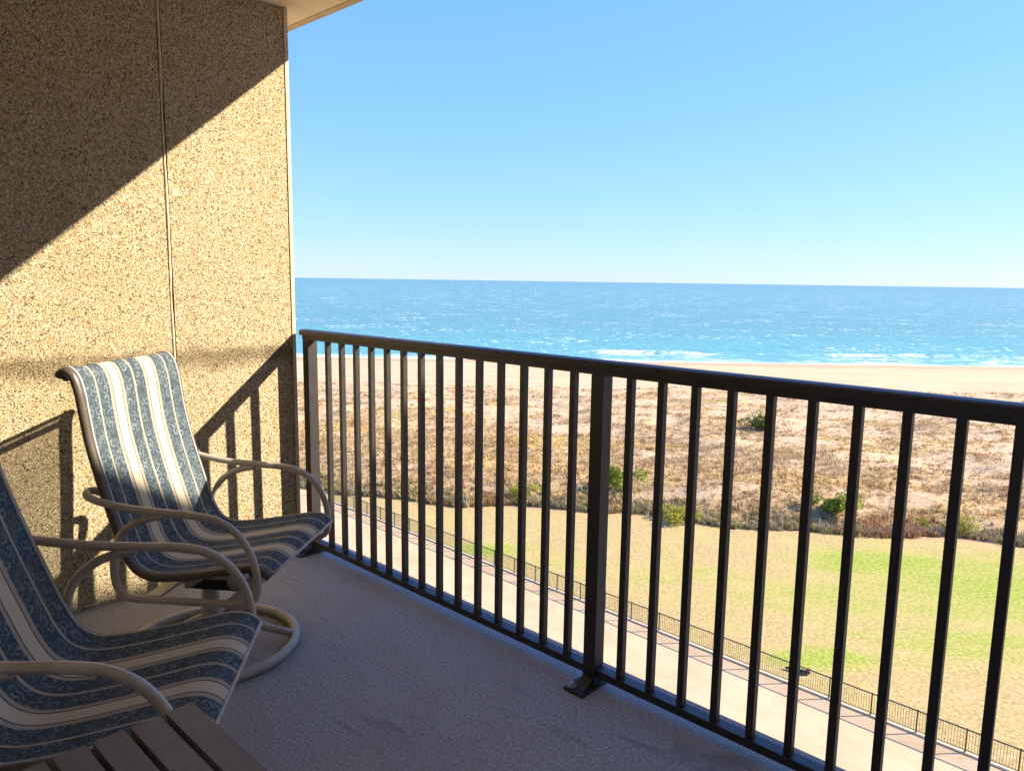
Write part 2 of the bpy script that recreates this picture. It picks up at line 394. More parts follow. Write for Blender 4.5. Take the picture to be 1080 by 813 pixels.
# cap: rounded extrusion on a narrower channel
bm = bmesh.new()
prof = [(-0.0285, 1.0675), (-0.0300, 1.0690), (-0.0300, 1.0845), (-0.0285, 1.0885), (-0.0245, 1.0915), (-0.014, 1.0940), (0.014, 1.0940), (0.0245, 1.0915), (0.0285, 1.0885), (0.0300, 1.0845), (0.0300, 1.0690), (0.0285, 1.0675)]
n_x = 2
r0 = [bm.verts.new((X0, y, z)) for y, z in prof]; r1 = [bm.verts.new((X1, y, z)) for y, z in prof]
for k in range(len(prof)): bm.faces.new((r0[k], r0[(k+1) % len(prof)], r1[(k+1) % len(prof)], r1[k]))
bm.faces.new(r0[::-1]); bm.faces.new(r1)
cap = bm_obj('top_rail', bm, MAT['rail'], rail, smooth=False)
box('sub_rail', X0+0.012, X1-0.012, -0.021, 0.021, 1.0475, 1.0665, MAT['rail'], cap, 0.002)
bp = [(PX[0]+PW, PX[1]-PW), (PX[1]+PW, PX[2]-PW), (PX[2]+PW, PX[3]-PW)]
for a, b in bp: box('bottom_rail', a+0.001, b-0.001, -0.019, 0.019, 0.040, 0.066, MAT['rail'], rail, 0.002)
first_bal = None
for i in range(0, 38):
    x = -1.39 + (i-14)*0.1115
    if any(abs(x-p) < 0.06 for p in PX) or x > PX[3]-0.05: continue
    if first_bal is None:
        first_bal = box('baluster', -0.0107, 0.0107, -0.0107, 0.0107, 0.0665, 1.047, MAT['rail'], rail, 0.0012); o = first_bal
    else:
        o = first_bal.copy(); COL.objects.link(o); o.parent = rail
    o.location = (x, 0, 0)
for p in PX:
    po = box('post', p-PW, p+PW, -PW, PW, 0.008, 1.047, MAT['rail'], rail, 0.002)
    bm = bmesh.new(); add_box(bm, p-0.046, p+0.034, -0.098, 0.035, 0.0005, 0.010)
    # gusset that joins the foot to the post
    vv = [bm.verts.new(q) for q in ((p-0.020, -0.075, 0.0105), (p-0.020, -0.0225, 0.0105), (p-0.020, -0.0225, 0.036), (p+0.020, -0.075, 0.0105), (p+0.020, -0.0225, 0.0105), (p+0.020, -0.0225, 0.036))]
    for f in ((0, 1, 2), (3, 5, 4), (0, 2, 5, 3), (1, 4, 5, 2), (0, 3, 4, 1)): bm.faces.new([vv[i] for i in f])
    ft = bm_obj('foot_plate', bm, MAT['rail'], po, 0.0015)
    for sx in (-1,):
        bm = bmesh.new()
        bmesh.ops.create_cone(bm, cap_ends=True, segments=20, radius1=0.0155, radius2=0.0155, depth=0.003, matrix=Matrix.Translation((p+sx*0.0265, -0.078, 0.0135)))
        bmesh.ops.create_cone(bm, cap_ends=True, segments=6, radius1=0.0105, radius2=0.0095, depth=0.010, matrix=Matrix.Translation((p+sx*0.0265, -0.078, 0.0205)))
        bm_obj('bolt', bm, MAT['steel'], po)

# ------------------------------------------------------------------ chairs (x forward, y left->right of the sitter is -y.., origin under front middle)
PROFILE = [(0.0, 0.408), (-0.028, 0.430), (-0.075, 0.437), (-0.17, 0.420), (-0.30, 0.397), (-0.395, 0.389), (-0.448, 0.408), (-0.478, 0.452), (-0.498, 0.51),
           (-0.528, 0.61), (-0.556, 0.71), (-0.580, 0.81), (-0.594, 0.90), (-0.604, 0.97), (-0.620, 1.022), (-0.647, 1.047), (-0.680, 1.040), (-0.690, 1.026)]
HW = 0.262
def make_chair(lean=0.0):
    root = empty('swivel_chair')
    tag(root, 'x', 'chair', 'striped swivel chairs on the balcony')
    cen = catmull([Vector((s - lean*max(0, z-0.43)*(s < -0.4), 0, z)) for s, z in PROFILE], 5)
    arc = [0.0]
    for a, b in zip(cen, cen[1:]): arc.append(arc[-1] + (b-a).length)
    Lt = arc[-1]
    # sling: one sheet with a little thickness, dipping a few mm between the rails
    nu = 24; me = bpy.data.meshes.new('sling'); verts = []; faces = []; uvs = []
    norms = []
    for i in range(len(cen)):
        a = cen[max(0, i-1)]; b = cen[min(len(cen)-1, i+1)]; t = (b-a).normalized()
        norms.append(Vector((-t.z, 0, t.x)))          # towards the sitter? checked by sign below
    if norms[20].z < 0: norms = [-q for q in norms]
    for i, p in enumerate(cen):
        for j in range(nu+1):
            u = j/nu; sag = 0.012*(1-(2*u-1)**2)*math.sin(math.pi*min(1, max(0, arc[i]/Lt)))
            q = p - norms[i]*sag; verts.append((q.x, (u-0.5)*2*HW, q.z))
    for i in range(len(cen)-1):
        for j in range(nu):
            a = i*(nu+1)+j; faces.append((a, a+1, a+nu+2, a+nu+1))
    me.from_pydata(verts, [], faces)
    uvl = me.uv_layers.new(name='UVMap')
    for lp in me.loops:
        i, j = divmod(lp.vertex_index, nu+1); uvl.data[lp.index].uv = (j/nu, arc[i])
    me.polygons.foreach_set('use_smooth', [True]*len(me.polygons))
    sl = link_mesh('sling', me, MAT['sling'], root)
    # hems at front and top edge
    for idx, nm in ((0, 'hem'), (len(cen)-1, 'hem')):
        p = cen[idx]; tube(nm, [Vector((p.x, y, p.z)) for y in np.linspace(-HW, HW, 8)], 0.0045, MAT['piping'], sl, 8)
    # side rails: dark extrusion hugging the sling edge, lighter bead on top
    for s in (-1, 1):
        path = [Vector((p.x-n.x*0.013, s*(HW+0.009), p.z-n.z*0.013)) for p, n in zip(cen, norms)]
        fr = tube('side_frame', path, 0.0165, MAT['frame_dark'], root, 12, rx=0.85)
        path = [Vector((p.x+n.x*0.0005, s*(HW+0.001), p.z+n.z*0.0005)) for p, n in zip(cen, norms)]
        tube('piping', path, 0.0040, MAT['piping'], fr, 8)
    # cross tubes behind the back and under the seat
    def at_arc(f):
        k = int(f*(len(cen)-1)); return cen[k] - norms[k]*0.030
    for f in (0.93, 0.12):
        p = at_arc(f); tube('cross_tube', [Vector((p.x, y, p.z)) for y in np.linspace(-HW-.005, HW+.005, 5)], 0.011, MAT['frame_dark'], root, 10)
    # arms: hook behind the back, run forward, loop down and back under, rise and rejoin
    for s in (-1, 1):
        pts = [(-.548, .640, .262), (-.585, .652, .262), (-.603, .652, .281), (-.588, .645, .303), (-.54, .632, .312), (-.45, .616, .313), (-.34, .608, .313), (-.22, .602, .313), (-.15, .588, .313), (-.095, .553, .312), (-.055, .495, .311),
               (-.036, .430, .310), (-.034, .375, .309), (-.045, .342, .308), (-.072, .325, .307), (-.12, .318, .306), (-.30, .316, .305), (-.44, .316, .305), (-.485, .328, .305), (-.507, .360, .305), (-.512, .41, .306), (-.504, .47, .308), (-.478, .527, .310), (-.43, .568, .312), (-.375, .589, .313), (-.325, .597, .313)]
        path = catmull([Vector((a - (lean*1.25*(b-0.43) + 0.008*(c < .27) if a < -.5 and b > .6 else 0), s*c, b)) for a, b, c in pts], 5)
        tube('arm', path, 0.0122, MAT['frame'], root, 12)
    # straps between the two lower rails, rocker and swivel
    for xx in (-0.39, -0.118):
        bm = bmesh.new(); add_box(bm, xx-0.024, xx+0.024, -0.296, 0.296, 0.318, 0.327); add_box(bm, xx-0.024, xx-0.018, -0.292, 0.292, 0.304, 0.3175)
        bm_obj('cross_strap', bm, MAT['frame'], root)
    mech = box('rocker_housing', -0.42, -0.22, -0.065, 0.065, 0.250, 0.300, MAT['black'], root, 0.004)
    box('rocker_plate', -0.43, -0.15, -0.095, 0.095, 0.3015, 0.309, MAT['frame'], mech, 0.002)
    for xx in (-0.33, -0.175):
        tube('rocker_spring', [Vector((xx, y, 0.334)) for y in np.linspace(-0.185, 0.185, 9)], 0.0245, MAT['frame'], mech, 16)
    base = tube('base_ring', catmull([Vector((-0.363+0.292*math.cos(a), 0.292*math.sin(a), 0.019)) for a in np.linspace(0, 2*math.pi, 16, endpoint=False)], 4, True), 0.0175, MAT['frame'], root, 14, True)
    tube('pedestal', [Vector((-0.363, 0, z)) for z in (0.075, 0.14, 0.20, 0.249)], lambda k: 0.036-0.008*k, MAT['frame'], root, 20)
    for a in (20, 110, 200, 290):
        c, s_ = math.cos(R(a)), math.sin(R(a))
        pts = [(0.0, .125), (.05, .112), (.14, .075), (.22, .045), (.282, .024)]
        tube('spoke', catmull([Vector((-0.363+r*c, r*s_, z)) for r, z in pts], 5), 0.0135, MAT['frame'], base, 10)
    return root
far = make_chair()
near = make_chair(0.085)          # the nearer one is rocked back a little
far.location = (-2.236, 1.326, 0); far.rotation_euler = (0, 0, R(37))
far['label'] = 'striped swivel chair in the wall corner by the railing post, its back in the sun'
near.location = (-1.574, 0.748, 0); near.rotation_euler = (0, 0, R(51.0)); near.scale = (1, 1, 1.025)
near['label'] = 'striped swivel chair standing in full shade right behind the brown slatted table'

# ------------------------------------------------------------------ slatted side table
TZ = 0.56
tb = empty('side_table', (-1.05, 0.29, 0)); tag(tb, 'small brown slatted side table in front of the nearer chair', 'table')
def tx(x): return x + 1.05
def ty(y): return y - 0.29
tx0, tx1 = -1.297, -0.800
for k in range(8):
    y1 = 0.526 - k*0.0598
    box('slat', tx(tx0), tx(tx1), ty(y1-0.0488), ty(y1), TZ-0.020, TZ, MAT['table'], tb, 0.0022)
for xx in (tx0+0.035, tx1-0.060): box('apron', tx(xx), tx(xx+0.025), ty(0.075), ty(0.512), TZ-0.065, TZ-0.0205, MAT['table'], tb, 0.002)
for yy in (0.487, 0.075): box('apron', tx(tx0+0.062), tx(tx1-0.062), ty(yy), ty(yy+0.025), TZ-0.065, TZ-0.0205, MAT['table'], tb, 0.002)
for xx in (tx0+0.022, tx1-0.065):
    for yy in (0.072, 0.470): box('leg', tx(xx), tx(xx+0.043), ty(yy), ty(yy+0.043), 0.001, TZ-0.0655, MAT['table'], tb, 0.003)

# ------------------------------------------------------------------ the land: view-aligned frame (u along the shore, v out to sea)
AZV = R(43.32)
UD = np.array([math.cos(AZV), math.sin(AZV)]); VD = np.array([-math.sin(AZV), math.cos(AZV)])
def uv2w(u, v): return np.stack([u*UD[0]+v*VD[0], u*UD[1]+v*VD[1]], -1)
def w2uv(x, y): return x*UD[0]+y*UD[1], x*VD[0]+y*VD[1]
SEA = -21.4
def vnoise(x, y, seed):
    """smooth value noise"""
    xi = np.floor(x).astype(np.int64); yi = np.floor(y).astype(np.int64); xf = x-xi; yf = y-yi
    def h(a, b):
        n = (a*374761393 + b*668265263 + seed*974711) & 0x7fffffff
        n = ((n ^ (n >> 13))*1274126177) & 0x7fffffff
        return ((n ^ (n >> 16)) & 0xffff)/65535.0
    sx = xf*xf*(3-2*xf); sy = yf*yf*(3-2*yf)
    return (h(xi, yi)*(1-sx)+h(xi+1, yi)*sx)*(1-sy) + (h(xi, yi+1)*(1-sx)+h(xi+1, yi+1)*sx)*sy
def fbm(x, y, seed, o=4):
    s = 0; a = 0.5
    for i in range(o): s = s + a*vnoise(x*2**i, y*2**i, seed+i*17); a *= 0.5
    return s
def dline(u): return 65.2 - 0.215*u + 0.8*np.sin(u*0.21) + 0.5*np.sin(u*0.53+1)
def sstep(x, a, b):
    t = np.clip((x-a)/(b-a), 0, 1); return t*t*(3-2*t)
def height(u, v):
    dl = dline(u); q = v - dl
    dune = sstep(q, 0, 9)*(1-sstep(v, 128, 150))
    h = G0 + dune*(0.55 + 2.3*(fbm(u/17, v/12, 3)-0.35)) + dune*0.95*(fbm(u/4.5, v/2.6, 5)-0.45) + dune*0.30*(fbm(u/1.7, v/1.2, 6)-0.45)
    h = h + sstep(v, 128, 145)*0.15
    beach = sstep(v, 140, 212)
    h = h - beach*2.35 + 0.25*sstep(v, 128, 150)*(1-sstep(v, 165, 200))*(fbm(u/22, v/9, 9)-0.45)
    h = h - np.clip(v-212, 0, 1e9)*0.05
    return h
def cover(u, v):
    q = v - dline(u)
    c = 0.55*fbm(u/10, v/4.2, 71) + 0.45*fbm(u/2.8, v/1.3, 72)
    return sstep(c + 0.20*np.exp(-np.maximum(q, 0)/20) + 0.22*(fbm(u/34, v/9, 77)-.5), 0.40, 0.56)*np.clip(1.15-0.009*q, 0.35, 1)
us = np.concatenate([[-9000, -3000, -1000, -500, -300, -220], np.arange(-160, 160.01, 0.75), [220, 300, 500, 1000, 3000, 9000]])
vs_ = np.concatenate([[-2000, -400, -100, -20, 20, 40], np.arange(50, 152, 0.6), np.arange(152, 250, 2.0)])
U, V = np.meshgrid(us, vs_); Z = height(U, V)
nu_, nv_ = len(us), len(vs_)
idx = np.arange(nu_*nv_).reshape(nv_, nu_)
F = np.stack([idx[:-1, :-1], idx[:-1, 1:], idx[1:, 1:], idx[1:, :-1]], -1).reshape(-1, 4)
def mat_ground():
    t = NT('lawn_dune_sand'); c = t.coord(); s = t.n('SeparateXYZ', {0: c}); u, v = s.outputs[0], s.outputs[1]
    flat = t.n('CombineXYZ', {0: u, 1: v, 2: 0.0}).outputs[0]
    # ---- lawn: dry winter turf with green patches
    f1 = t.math('MULTIPLY_ADD', t.noise(flat, 4.2, 5, 0.8), 0.7, t.math('MULTIPLY', t.noise(flat, 14.0, 3, 0.75), 0.3)); f2 = t.noise(flat, 1.3, 4, 0.65); f3 = t.noise(flat, 0.22, 4, 0.6)
    lawn = t.ramp(f1, [(0.40, (0.185, 0.138, 0.058)), (0.5, (0.315, 0.242, 0.110)), (0.60, (0.47, 0.372, 0.19))])
    lawn = t.mix(t.math('MULTIPLY', t.smooth(f2, 0.42, 0.7), 0.5), lawn, (0.43, 0.265, 0.115))
    lawn = t.mix(t.math('MULTIPLY', t.smooth(f3, 0.45, 0.65), 0.40), lawn, (0.34, 0.30, 0.10))
    mow = t.math('SINE', t.math('MULTIPLY', t.math('ADD', t.math('MULTIPLY', u, 0.45), t.math('ADD', v, t.math('MULTIPLY', f3, 2.0))), 3.6))
    lawn = t.mix(t.math('MULTIPLY', t.smooth(mow, -0.6, 0.8), 0.16), lawn, (0.30, 0.225, 0.095))
    lawn = t.mix(t.math('MULTIPLY', t.smooth(t.noise(flat, 0.55, 6, 0.75), 0.52, 0.66), 0.42), lawn, (0.44, 0.315, 0.19))
    lawn = t.mix(t.math('MULTIPLY', t.smooth(t.noise(flat, 4.5, 4, 0.7), 0.50, 0.72), 0.40), lawn, (0.235, 0.17, 0.07))
    g = None
    for (gu, gv, ru, rv, k) in ((34.0, 49.0, 15.0, 8.5, 0.80), (28.0, 53.0, 9.0, 4.0, 0.90), (37.0, 46.0, 8.0, 4.0, 0.90), (21.0, 46.5, 9.0, 5.0, 0.62), (26.0, 40.5, 9.0, 4.0, 0.66), (17.5, 38.6, 4.2, 1.7, 0.95), (-2.0, 54.6, 5.0, 1.7, 0.88), (3.5, 52.0, 6.0, 2.0, 0.52), (12.0, 50.0, 10.0, 4.5, 0.46)):
        du = t.math('DIVIDE', t.math('SUBTRACT', u, gu), ru); dv = t.math('DIVIDE', t.math('SUBTRACT', v, gv), rv)
        e = t.math('MULTIPLY', t.math('EXPONENT', t.math('MULTIPLY', t.math('ADD', t.math('MULTIPLY', du, du), t.math('MULTIPLY', dv, dv)), -1.0)), k)
        g = e if g is None else t.math('MAXIMUM', g, e)
    sk = t.n('VectorMath', {0: t.n('VectorRotate', {'Vector': flat, 'Angle': 0.35}, rotation_type='Z_AXIS').outputs[0], 1: (0.30, 1.0, 1.0)}, operation='MULTIPLY').outputs[0]
    gn = t.math('ADD', t.math('MULTIPLY', t.noise(sk, 0.55, 6, 0.72), 1.1), t.math('MULTIPLY', t.noise(flat, 3.2, 4, 0.75), 0.75))
    gm = t.math('ADD', g, t.math('MULTIPLY_ADD', gn, 1.05, -0.92))
    green = t.smooth(gm, 0.30, 0.95)
    gcol = t.ramp(f1, [(0.40, (0.10, 0.150, 0.016)), (0.5, (0.205, 0.255, 0.034)), (0.60, (0.36, 0.375, 0.09))])
    lawn = t.mix(t.math('MULTIPLY', t.smooth(g, 0.12, 0.8), 0.35), lawn, (0.36, 0.32, 0.09))
    lawn = t.mix(t.math('MULTIPLY', green, 0.88), lawn, gcol)
    # ---- dune sand and litter
    d1 = t.noise(flat, 2.6, 5, 0.7); d2 = t.noise(flat, 0.33, 5, 0.65)
    sand = t.ramp(d1, [(0.3, (0.27, 0.18, 0.105)), (0.5, (0.44, 0.315, 0.20)), (0.7, (0.60, 0.465, 0.32))])
    litter = t.ramp(t.noise(flat, 5.5, 4, 0.7), [(0.3, (0.15, 0.095, 0.045)), (0.55, (0.34, 0.235, 0.12)), (0.75, (0.50, 0.37, 0.21))])
    dl = t.math('ADD', v, t.math('MULTIPLY', u, 0.215))
    q = t.math('SUBTRACT', dl, 65.2)
    lit = t.math('SUBTRACT', 1.0, t.smooth(q, 8.0, 45.0))
    d3 = t.noise(flat, 1.1, 5, 0.72)
    lm = t.smooth(t.math('ADD', t.math('MULTIPLY_ADD', d3, 0.7, t.math('MULTIPLY', d2, 0.5)), t.math('MULTIPLY', lit, 0.16)), 0.57, 0.80)
    cov = t.n('Attribute', attribute_name='cover').outputs['Fac']
    zone = t.noise(flat, 0.085, 4, 0.6)
    litter = t.mix(t.math('MULTIPLY', t.smooth(zone, 0.40, 0.60), 0.55), litter, (0.40, 0.265, 0.095))
    litter = t.mix(t.math('MULTIPLY', t.smooth(t.noise(flat, 0.13, 4, 0.6), 0.52, 0.66), 0.45), litter, (0.27, 0.13, 0.065))
    dune = t.mix(t.math('MAXIMUM', t.math('MULTIPLY', lm, 0.45), t.math('MULTIPLY', cov, 0.80)), sand, litter)
    # ---- bare beach, wet near the water
    b1 = t.noise(t.n('VectorMath', {0: flat, 1: (0.25, 1.0, 1.0)}, operation='MULTIPLY').outputs[0], 0.16, 5, 0.6)
    beach = t.ramp(b1, [(0.3, (0.39, 0.285, 0.175)), (0.5, (0.43, 0.32, 0.20)), (0.7, (0.47, 0.36, 0.235))])
    wob = t.math('MULTIPLY', t.math('SUBTRACT', t.noise(flat, 0.03, 3), 0.5), 16.0)
    wet = t.smooth(t.math('ADD', v, wob), 196.0, 208.0)
    beach = t.mix(wet, beach, (0.36, 0.265, 0.165))
    track = t.math('MULTIPLY', t.smooth(t.math('ADD', v, wob), 166.0, 170.0), t.math('SUBTRACT', 1.0, t.smooth(t.math('ADD', v, wob), 172.0, 180.0)))
    beach = t.mix(t.math('MULTIPLY', track, t.math('MULTIPLY', t.smooth(u, 10.0, 90.0), 0.55)), beach, (0.50, 0.345, 0.19))
    nb = t.math('ADD', v, t.math('MULTIPLY', t.math('SUBTRACT', t.noise(flat, 0.12, 5, 0.7), 0.5), 26.0))
    col = t.mix(t.smooth(t.math('ADD', q, t.math('MULTIPLY', t.math('SUBTRACT', f2, 0.5), 2.0)), -0.6, 0.5), lawn, dune)
    col = t.mix(t.smooth(nb, 132.0, 139.0), col, beach)
    hb = t.math('MULTIPLY_ADD', t.math('MULTIPLY', d1, 1.3), t.math('MULTIPLY_ADD', t.smooth(q, -0.5, 2.0), 0.97, 0.03), t.math('MULTIPLY', f1, 0.10))
    return t.set(color=col, rough=0.95, spec=0.1, normal=t.bump(hb, 0.8, 0.10))
gr = from_np('ground', np.stack([U.ravel(), V.ravel(), Z.ravel()], -1), F, mat_ground(), smooth=True, attrs={'cover': cover(U, V).ravel()})
gr.rotation_euler = (0, 0, AZV); tag(gr, kind='structure')

# ---- sea
def mat_sea():
    t = NT('sea_water'); c = t.coord(); s = t.n('SeparateXYZ', {0: c}); u, v = s.outputs[0], s.outputs[1]
    flat = t.n('CombineXYZ', {0: u, 1: v, 2: 0.0}).outputs[0]
    st = t.n('VectorMath', {0: flat, 1: (0.8, 1.0, 1.0)}, operation='MULTIPLY').outputs[0]
    near = t.math('SUBTRACT', 1.0, t.smooth(v, 215.0, 420.0))
    far_ = t.smooth(v, 500.0, 4500.0)
    big = t.noise(t.n('VectorMath', {0: flat, 1: (0.3, 1.0, 1.0)}, operation='MULTIPLY').outputs[0], 0.012, 4, 0.6)
    col = t.mix(far_, (0.078, 0.200, 0.185), (0.066, 0.168, 0.165))
    col = t.mix(t.math('MULTIPLY', t.smooth(big, 0.40, 0.68), 0.6), col, (0.085, 0.19, 0.19))
    col = t.mix(t.math('MULTIPLY', near, 0.75), col, (0.095, 0.28, 0.275))
    # breakers at the beach (attribute) and scattered whitecaps
    fo = t.n('Attribute', attribute_name='foam').outputs['Fac']
    w1 = t.noise(st, 0.30, 3, 0.65); w2 = t.noise(st, 0.028, 3, 0.6); w3 = t.noise(st, 1.4, 2, 0.6)
    cap = t.math('ADD', t.math('MULTIPLY', w1, 0.72), t.math('ADD', t.math('MULTIPLY', w2, 0.34), t.math('MULTIPLY', w3, 0.22)))
    capm = t.smooth(cap, 0.735, 0.785)
    w4 = t.noise(st, 0.05, 4, 0.7); capf = t.math('MULTIPLY', t.smooth(w4, 0.60, 0.68), t.smooth(v, 450.0, 900.0))
    foam = t.math('MAXIMUM', fo, t.math('MULTIPLY', t.math('MAXIMUM', capm, t.math('MULTIPLY', capf, 0.8)), 0.75), clamp=True)
    rip = t.noise(st, 0.34, 4, 0.7); rip2 = t.noise(st, 0.07, 4, 0.7)
    col = t.mix(t.math('MULTIPLY', t.smooth(rip, 0.45, 0.7), 0.28), col, (0.15, 0.30, 0.31))
    col = t.mix(t.math('MULTIPLY', t.smooth(rip2, 0.5, 0.75), 0.25), col, (0.02, 0.075, 0.10))
    col = t.mix(foam, col, (0.78, 0.80, 0.80))
    h = t.math('ADD', t.math('MULTIPLY', t.noise(st, 0.16, 3, 0.6), 1.0), t.math('MULTIPLY', t.noise(st, 0.9, 4, 0.65), 0.35))
    nb = t.bump(h, 0.55, 1.6)
    rr = t.math('MULTIPLY_ADD', foam, 0.5, 0.34)
    return t.set(color=col, rough=rr, spec=0.25, normal=nb)
us2 = np.concatenate([[-20000, -6000, -2500, -1200, -700, -450], np.arange(-320, 320.01, 0.9), [450, 700, 1200, 2500, 6000, 20000]])
vs2 = np.concatenate([np.arange(198, 262, 0.55), np.arange(262, 420, 3.0), [450, 520, 650, 850, 1200, 1800, 3000, 5000, 9000, 14000, 20000]])
U2, V2 = np.meshgrid(us2, vs2)
crest = 237 + 5*(fbm(U2/45, U2*0+3.3, 21)-0.5)*2
amp = np.clip((fbm(U2/38, U2*0+1.7, 31)-0.40)*4.5, 0, 1)
wave = 1.05*amp*np.exp(-((V2-crest)/1.7)**2)
swell = (0.18*np.sin((V2+4*np.sin(U2/40))*0.42)*sstep(V2, 225, 260) + 0.35*(fbm(U2/9, V2/4, 44)-0.45)*sstep(V2, 215, 240))*(1-sstep(V2, 300, 420))
Z2 = SEA + wave + swell
edge = 211 + 4.0*(fbm(U2/26, U2*0, 51)-0.5)*2
nz = fbm(U2/5, V2/2.2, 61)
foam = np.clip(sstep(nz+0.9*np.exp(-((V2-edge-4)/7.0)**2), 0.70, 0.95), 0, 1)*(1-sstep(V2, 232, 240))
foam = np.maximum(foam, np.exp(-((V2-edge-1)/3.0)**2)*(0.6+0.5*nz))
foam = np.maximum(foam, amp*np.exp(-((V2-crest+1.2)/1.5)**2)*1.2)
foam = np.maximum(foam, sstep(nz*np.exp(-((V2-crest+9)/10)**2)*(0.4+amp), 0.42, 0.7))
lace = fbm(U2/2.2, V2/0.9, 67)
foam = np.clip(foam, 0, 1)*sstep(lace, 0.28, 0.52)*(0.20+0.55*sstep(fbm(U2/16, V2/6, 69), 0.42, 0.62))
foam = np.maximum(foam, np.exp(-((V2-edge-1.5)/2.6)**2)*0.9)
foam = np.clip(foam, 0, 1)*(1-sstep(V2, 245, 262))
nu2, nv2 = len(us2), len(vs2); idx = np.arange(nu2*nv2).reshape(nv2, nu2)
F2 = np.stack([idx[:-1, :-1], idx[:-1, 1:], idx[1:, 1:], idx[1:, :-1]], -1).reshape(-1, 4)
sea = from_np('sea', np.stack([U2.ravel(), V2.ravel(), Z2.ravel()], -1), F2, mat_sea(), attrs={'foam': foam.ravel()}, smooth=True)
sea.rotation_euler = (0, 0, AZV); tag(sea, kind='structure')

# ------------------------------------------------------------------ promenade below, fence on a kerb
def fy(x): return 36.1 - 0.018*(x+8)          # fence line in balcony axes
def mat_pave():
    t = NT('promenade_concrete'); c = t.coord(); s = t.n('SeparateXYZ', {0: c})
    k = t.noise(c, 0.5, 5, 0.65); f = t.noise(c, 9.0, 4, 0.7)
    col = t.ramp(k, [(0.3, (0.37, 0.26, 0.155)), (0.5, (0.425, 0.305, 0.185)), (0.7, (0.47, 0.345, 0.22))])
    col = t.mix(t.math('MULTIPLY', t.smooth(f, 0.5, 0.8), 0.25), col, (0.42, 0.33, 0.235))
    def joint(x, p, w):
        fr = t.math('FRACT', t.math('DIVIDE', x, p)); return t.math('LESS_THAN', fr, w/p)
    j = t.math('MAXIMUM', joint(s.outputs[0], 6.1, 0.03), joint(s.outputs[1], 4.6, 0.03))
    col = t.mix(t.math('MULTIPLY', j, 0.35), col, (0.28, 0.22, 0.16))
    return t.set(color=col, rough=0.9, spec=0.2, normal=t.bump(f, 0.3, 0.01))
bm = bmesh.new(); P = [(-160, 3.0), (40, 3.0), (40, fy(40)-0.16), (-60.0, fy(-60)-0.16), (-60.0, 38.5), (-160, 38.5)]
bm.faces.new([bm.verts.new((x, y, G0+0.012)) for x, y in P]); tag(bm_obj('promenade', bm, mat_pave()), kind='structure')
MAT['kerb'] = mat_plain('kerb_concrete', (0.42, 0.335, 0.225), 0.9, 3, 0.12, 0.3, 30, bdist=0.01)
MAT['fence'] = mat_metal('black_fence_paint', (0.022, 0.021, 0.020), 0.45, 0.5)
bm = bmesh.new()
vv = [bm.verts.new(p) for p in [(x, fy(x)+dy, z) for x in (-58.5, 40) for dy, z in ((-.15, G0+.002), (-.15, G0+.07), (.15, G0+.07), (.15, G0+.002))]]
for f in ((0, 1, 5, 4), (1, 2, 6, 5), (2, 3, 7, 6), (0, 3, 2, 1), (4, 5, 6, 7)): bm.faces.new([vv[i] for i in f])
tag(bm_obj('kerb', bm, MAT['kerb']), kind='structure')
def make_fence(name, xs, yf, label, z0):
    root = empty(name, (xs[0], yf(xs[0]), z0)); tag(root, label, 'fence')
    ox, oy, oz = root.location
    def L(x, y, z): return (x-ox, y-oy, z-oz)
    def bar(bm, xa, xb, hw, za, zb):
        q = [bm.verts.new(L(x, yf(x)+s*hw, z)) for x in (xa, xb) for s, z in ((-1, za), (-1, zb), (1, zb), (1, za))]
        for f in ((0, 1, 5, 4), (1, 2, 6, 5), (2, 3, 7, 6), (3, 0, 4, 7), (0, 3, 2, 1), (4, 5, 6, 7)): bm.faces.new([q[i] for i in f])
    for a, b in zip(xs, xs[1:]):
        bm = bmesh.new(); bar(bm, a+.03, b-.03, .022, z0+1.045, z0+1.095); bm_obj('top_rail', bm, MAT['fence'], root)
        bm = bmesh.new(); bar(bm, a+.03, b-.03, .014, z0+.08, z0+.11)
        n = int(round((b-a)/.115))
        for i in range(1, n):
            x = a+(b-a)*i/n; add_box(bm, x-.007-ox, x+.007-ox, yf(x)-.007-oy, yf(x)+.007-oy, .1105, 1.0445)
        bm_obj('picket_panel', bm, MAT['fence'], root)
    for x in xs:
        bm = bmesh.new(); add_box(bm, x-.028-ox, x+.028-ox, yf(x)-.028-oy, yf(x)+.028-oy, 0.001, 1.12); bm_obj('post', bm, MAT['fence'], root)
    return root
make_fence('metal_fence', [-58.0+2.0*i for i in range(40)], fy, 'long black picket fence on the pale kerb between the promenade and the lawn', G0+.07)
make_fence('metal_fence', [-84.5+2.0*i for i in range(13)], lambda x: 38.6-0.01*(x+60), 'short run of black picket fence set back beyond the jog, at the far left', G0+.02)
bm = bmesh.new(); add_box(bm, -60.6, -60.4, 37.2, 38.5, G0+.002, G0+.07); tag(bm_obj('kerb', bm, MAT['kerb']), kind='structure')

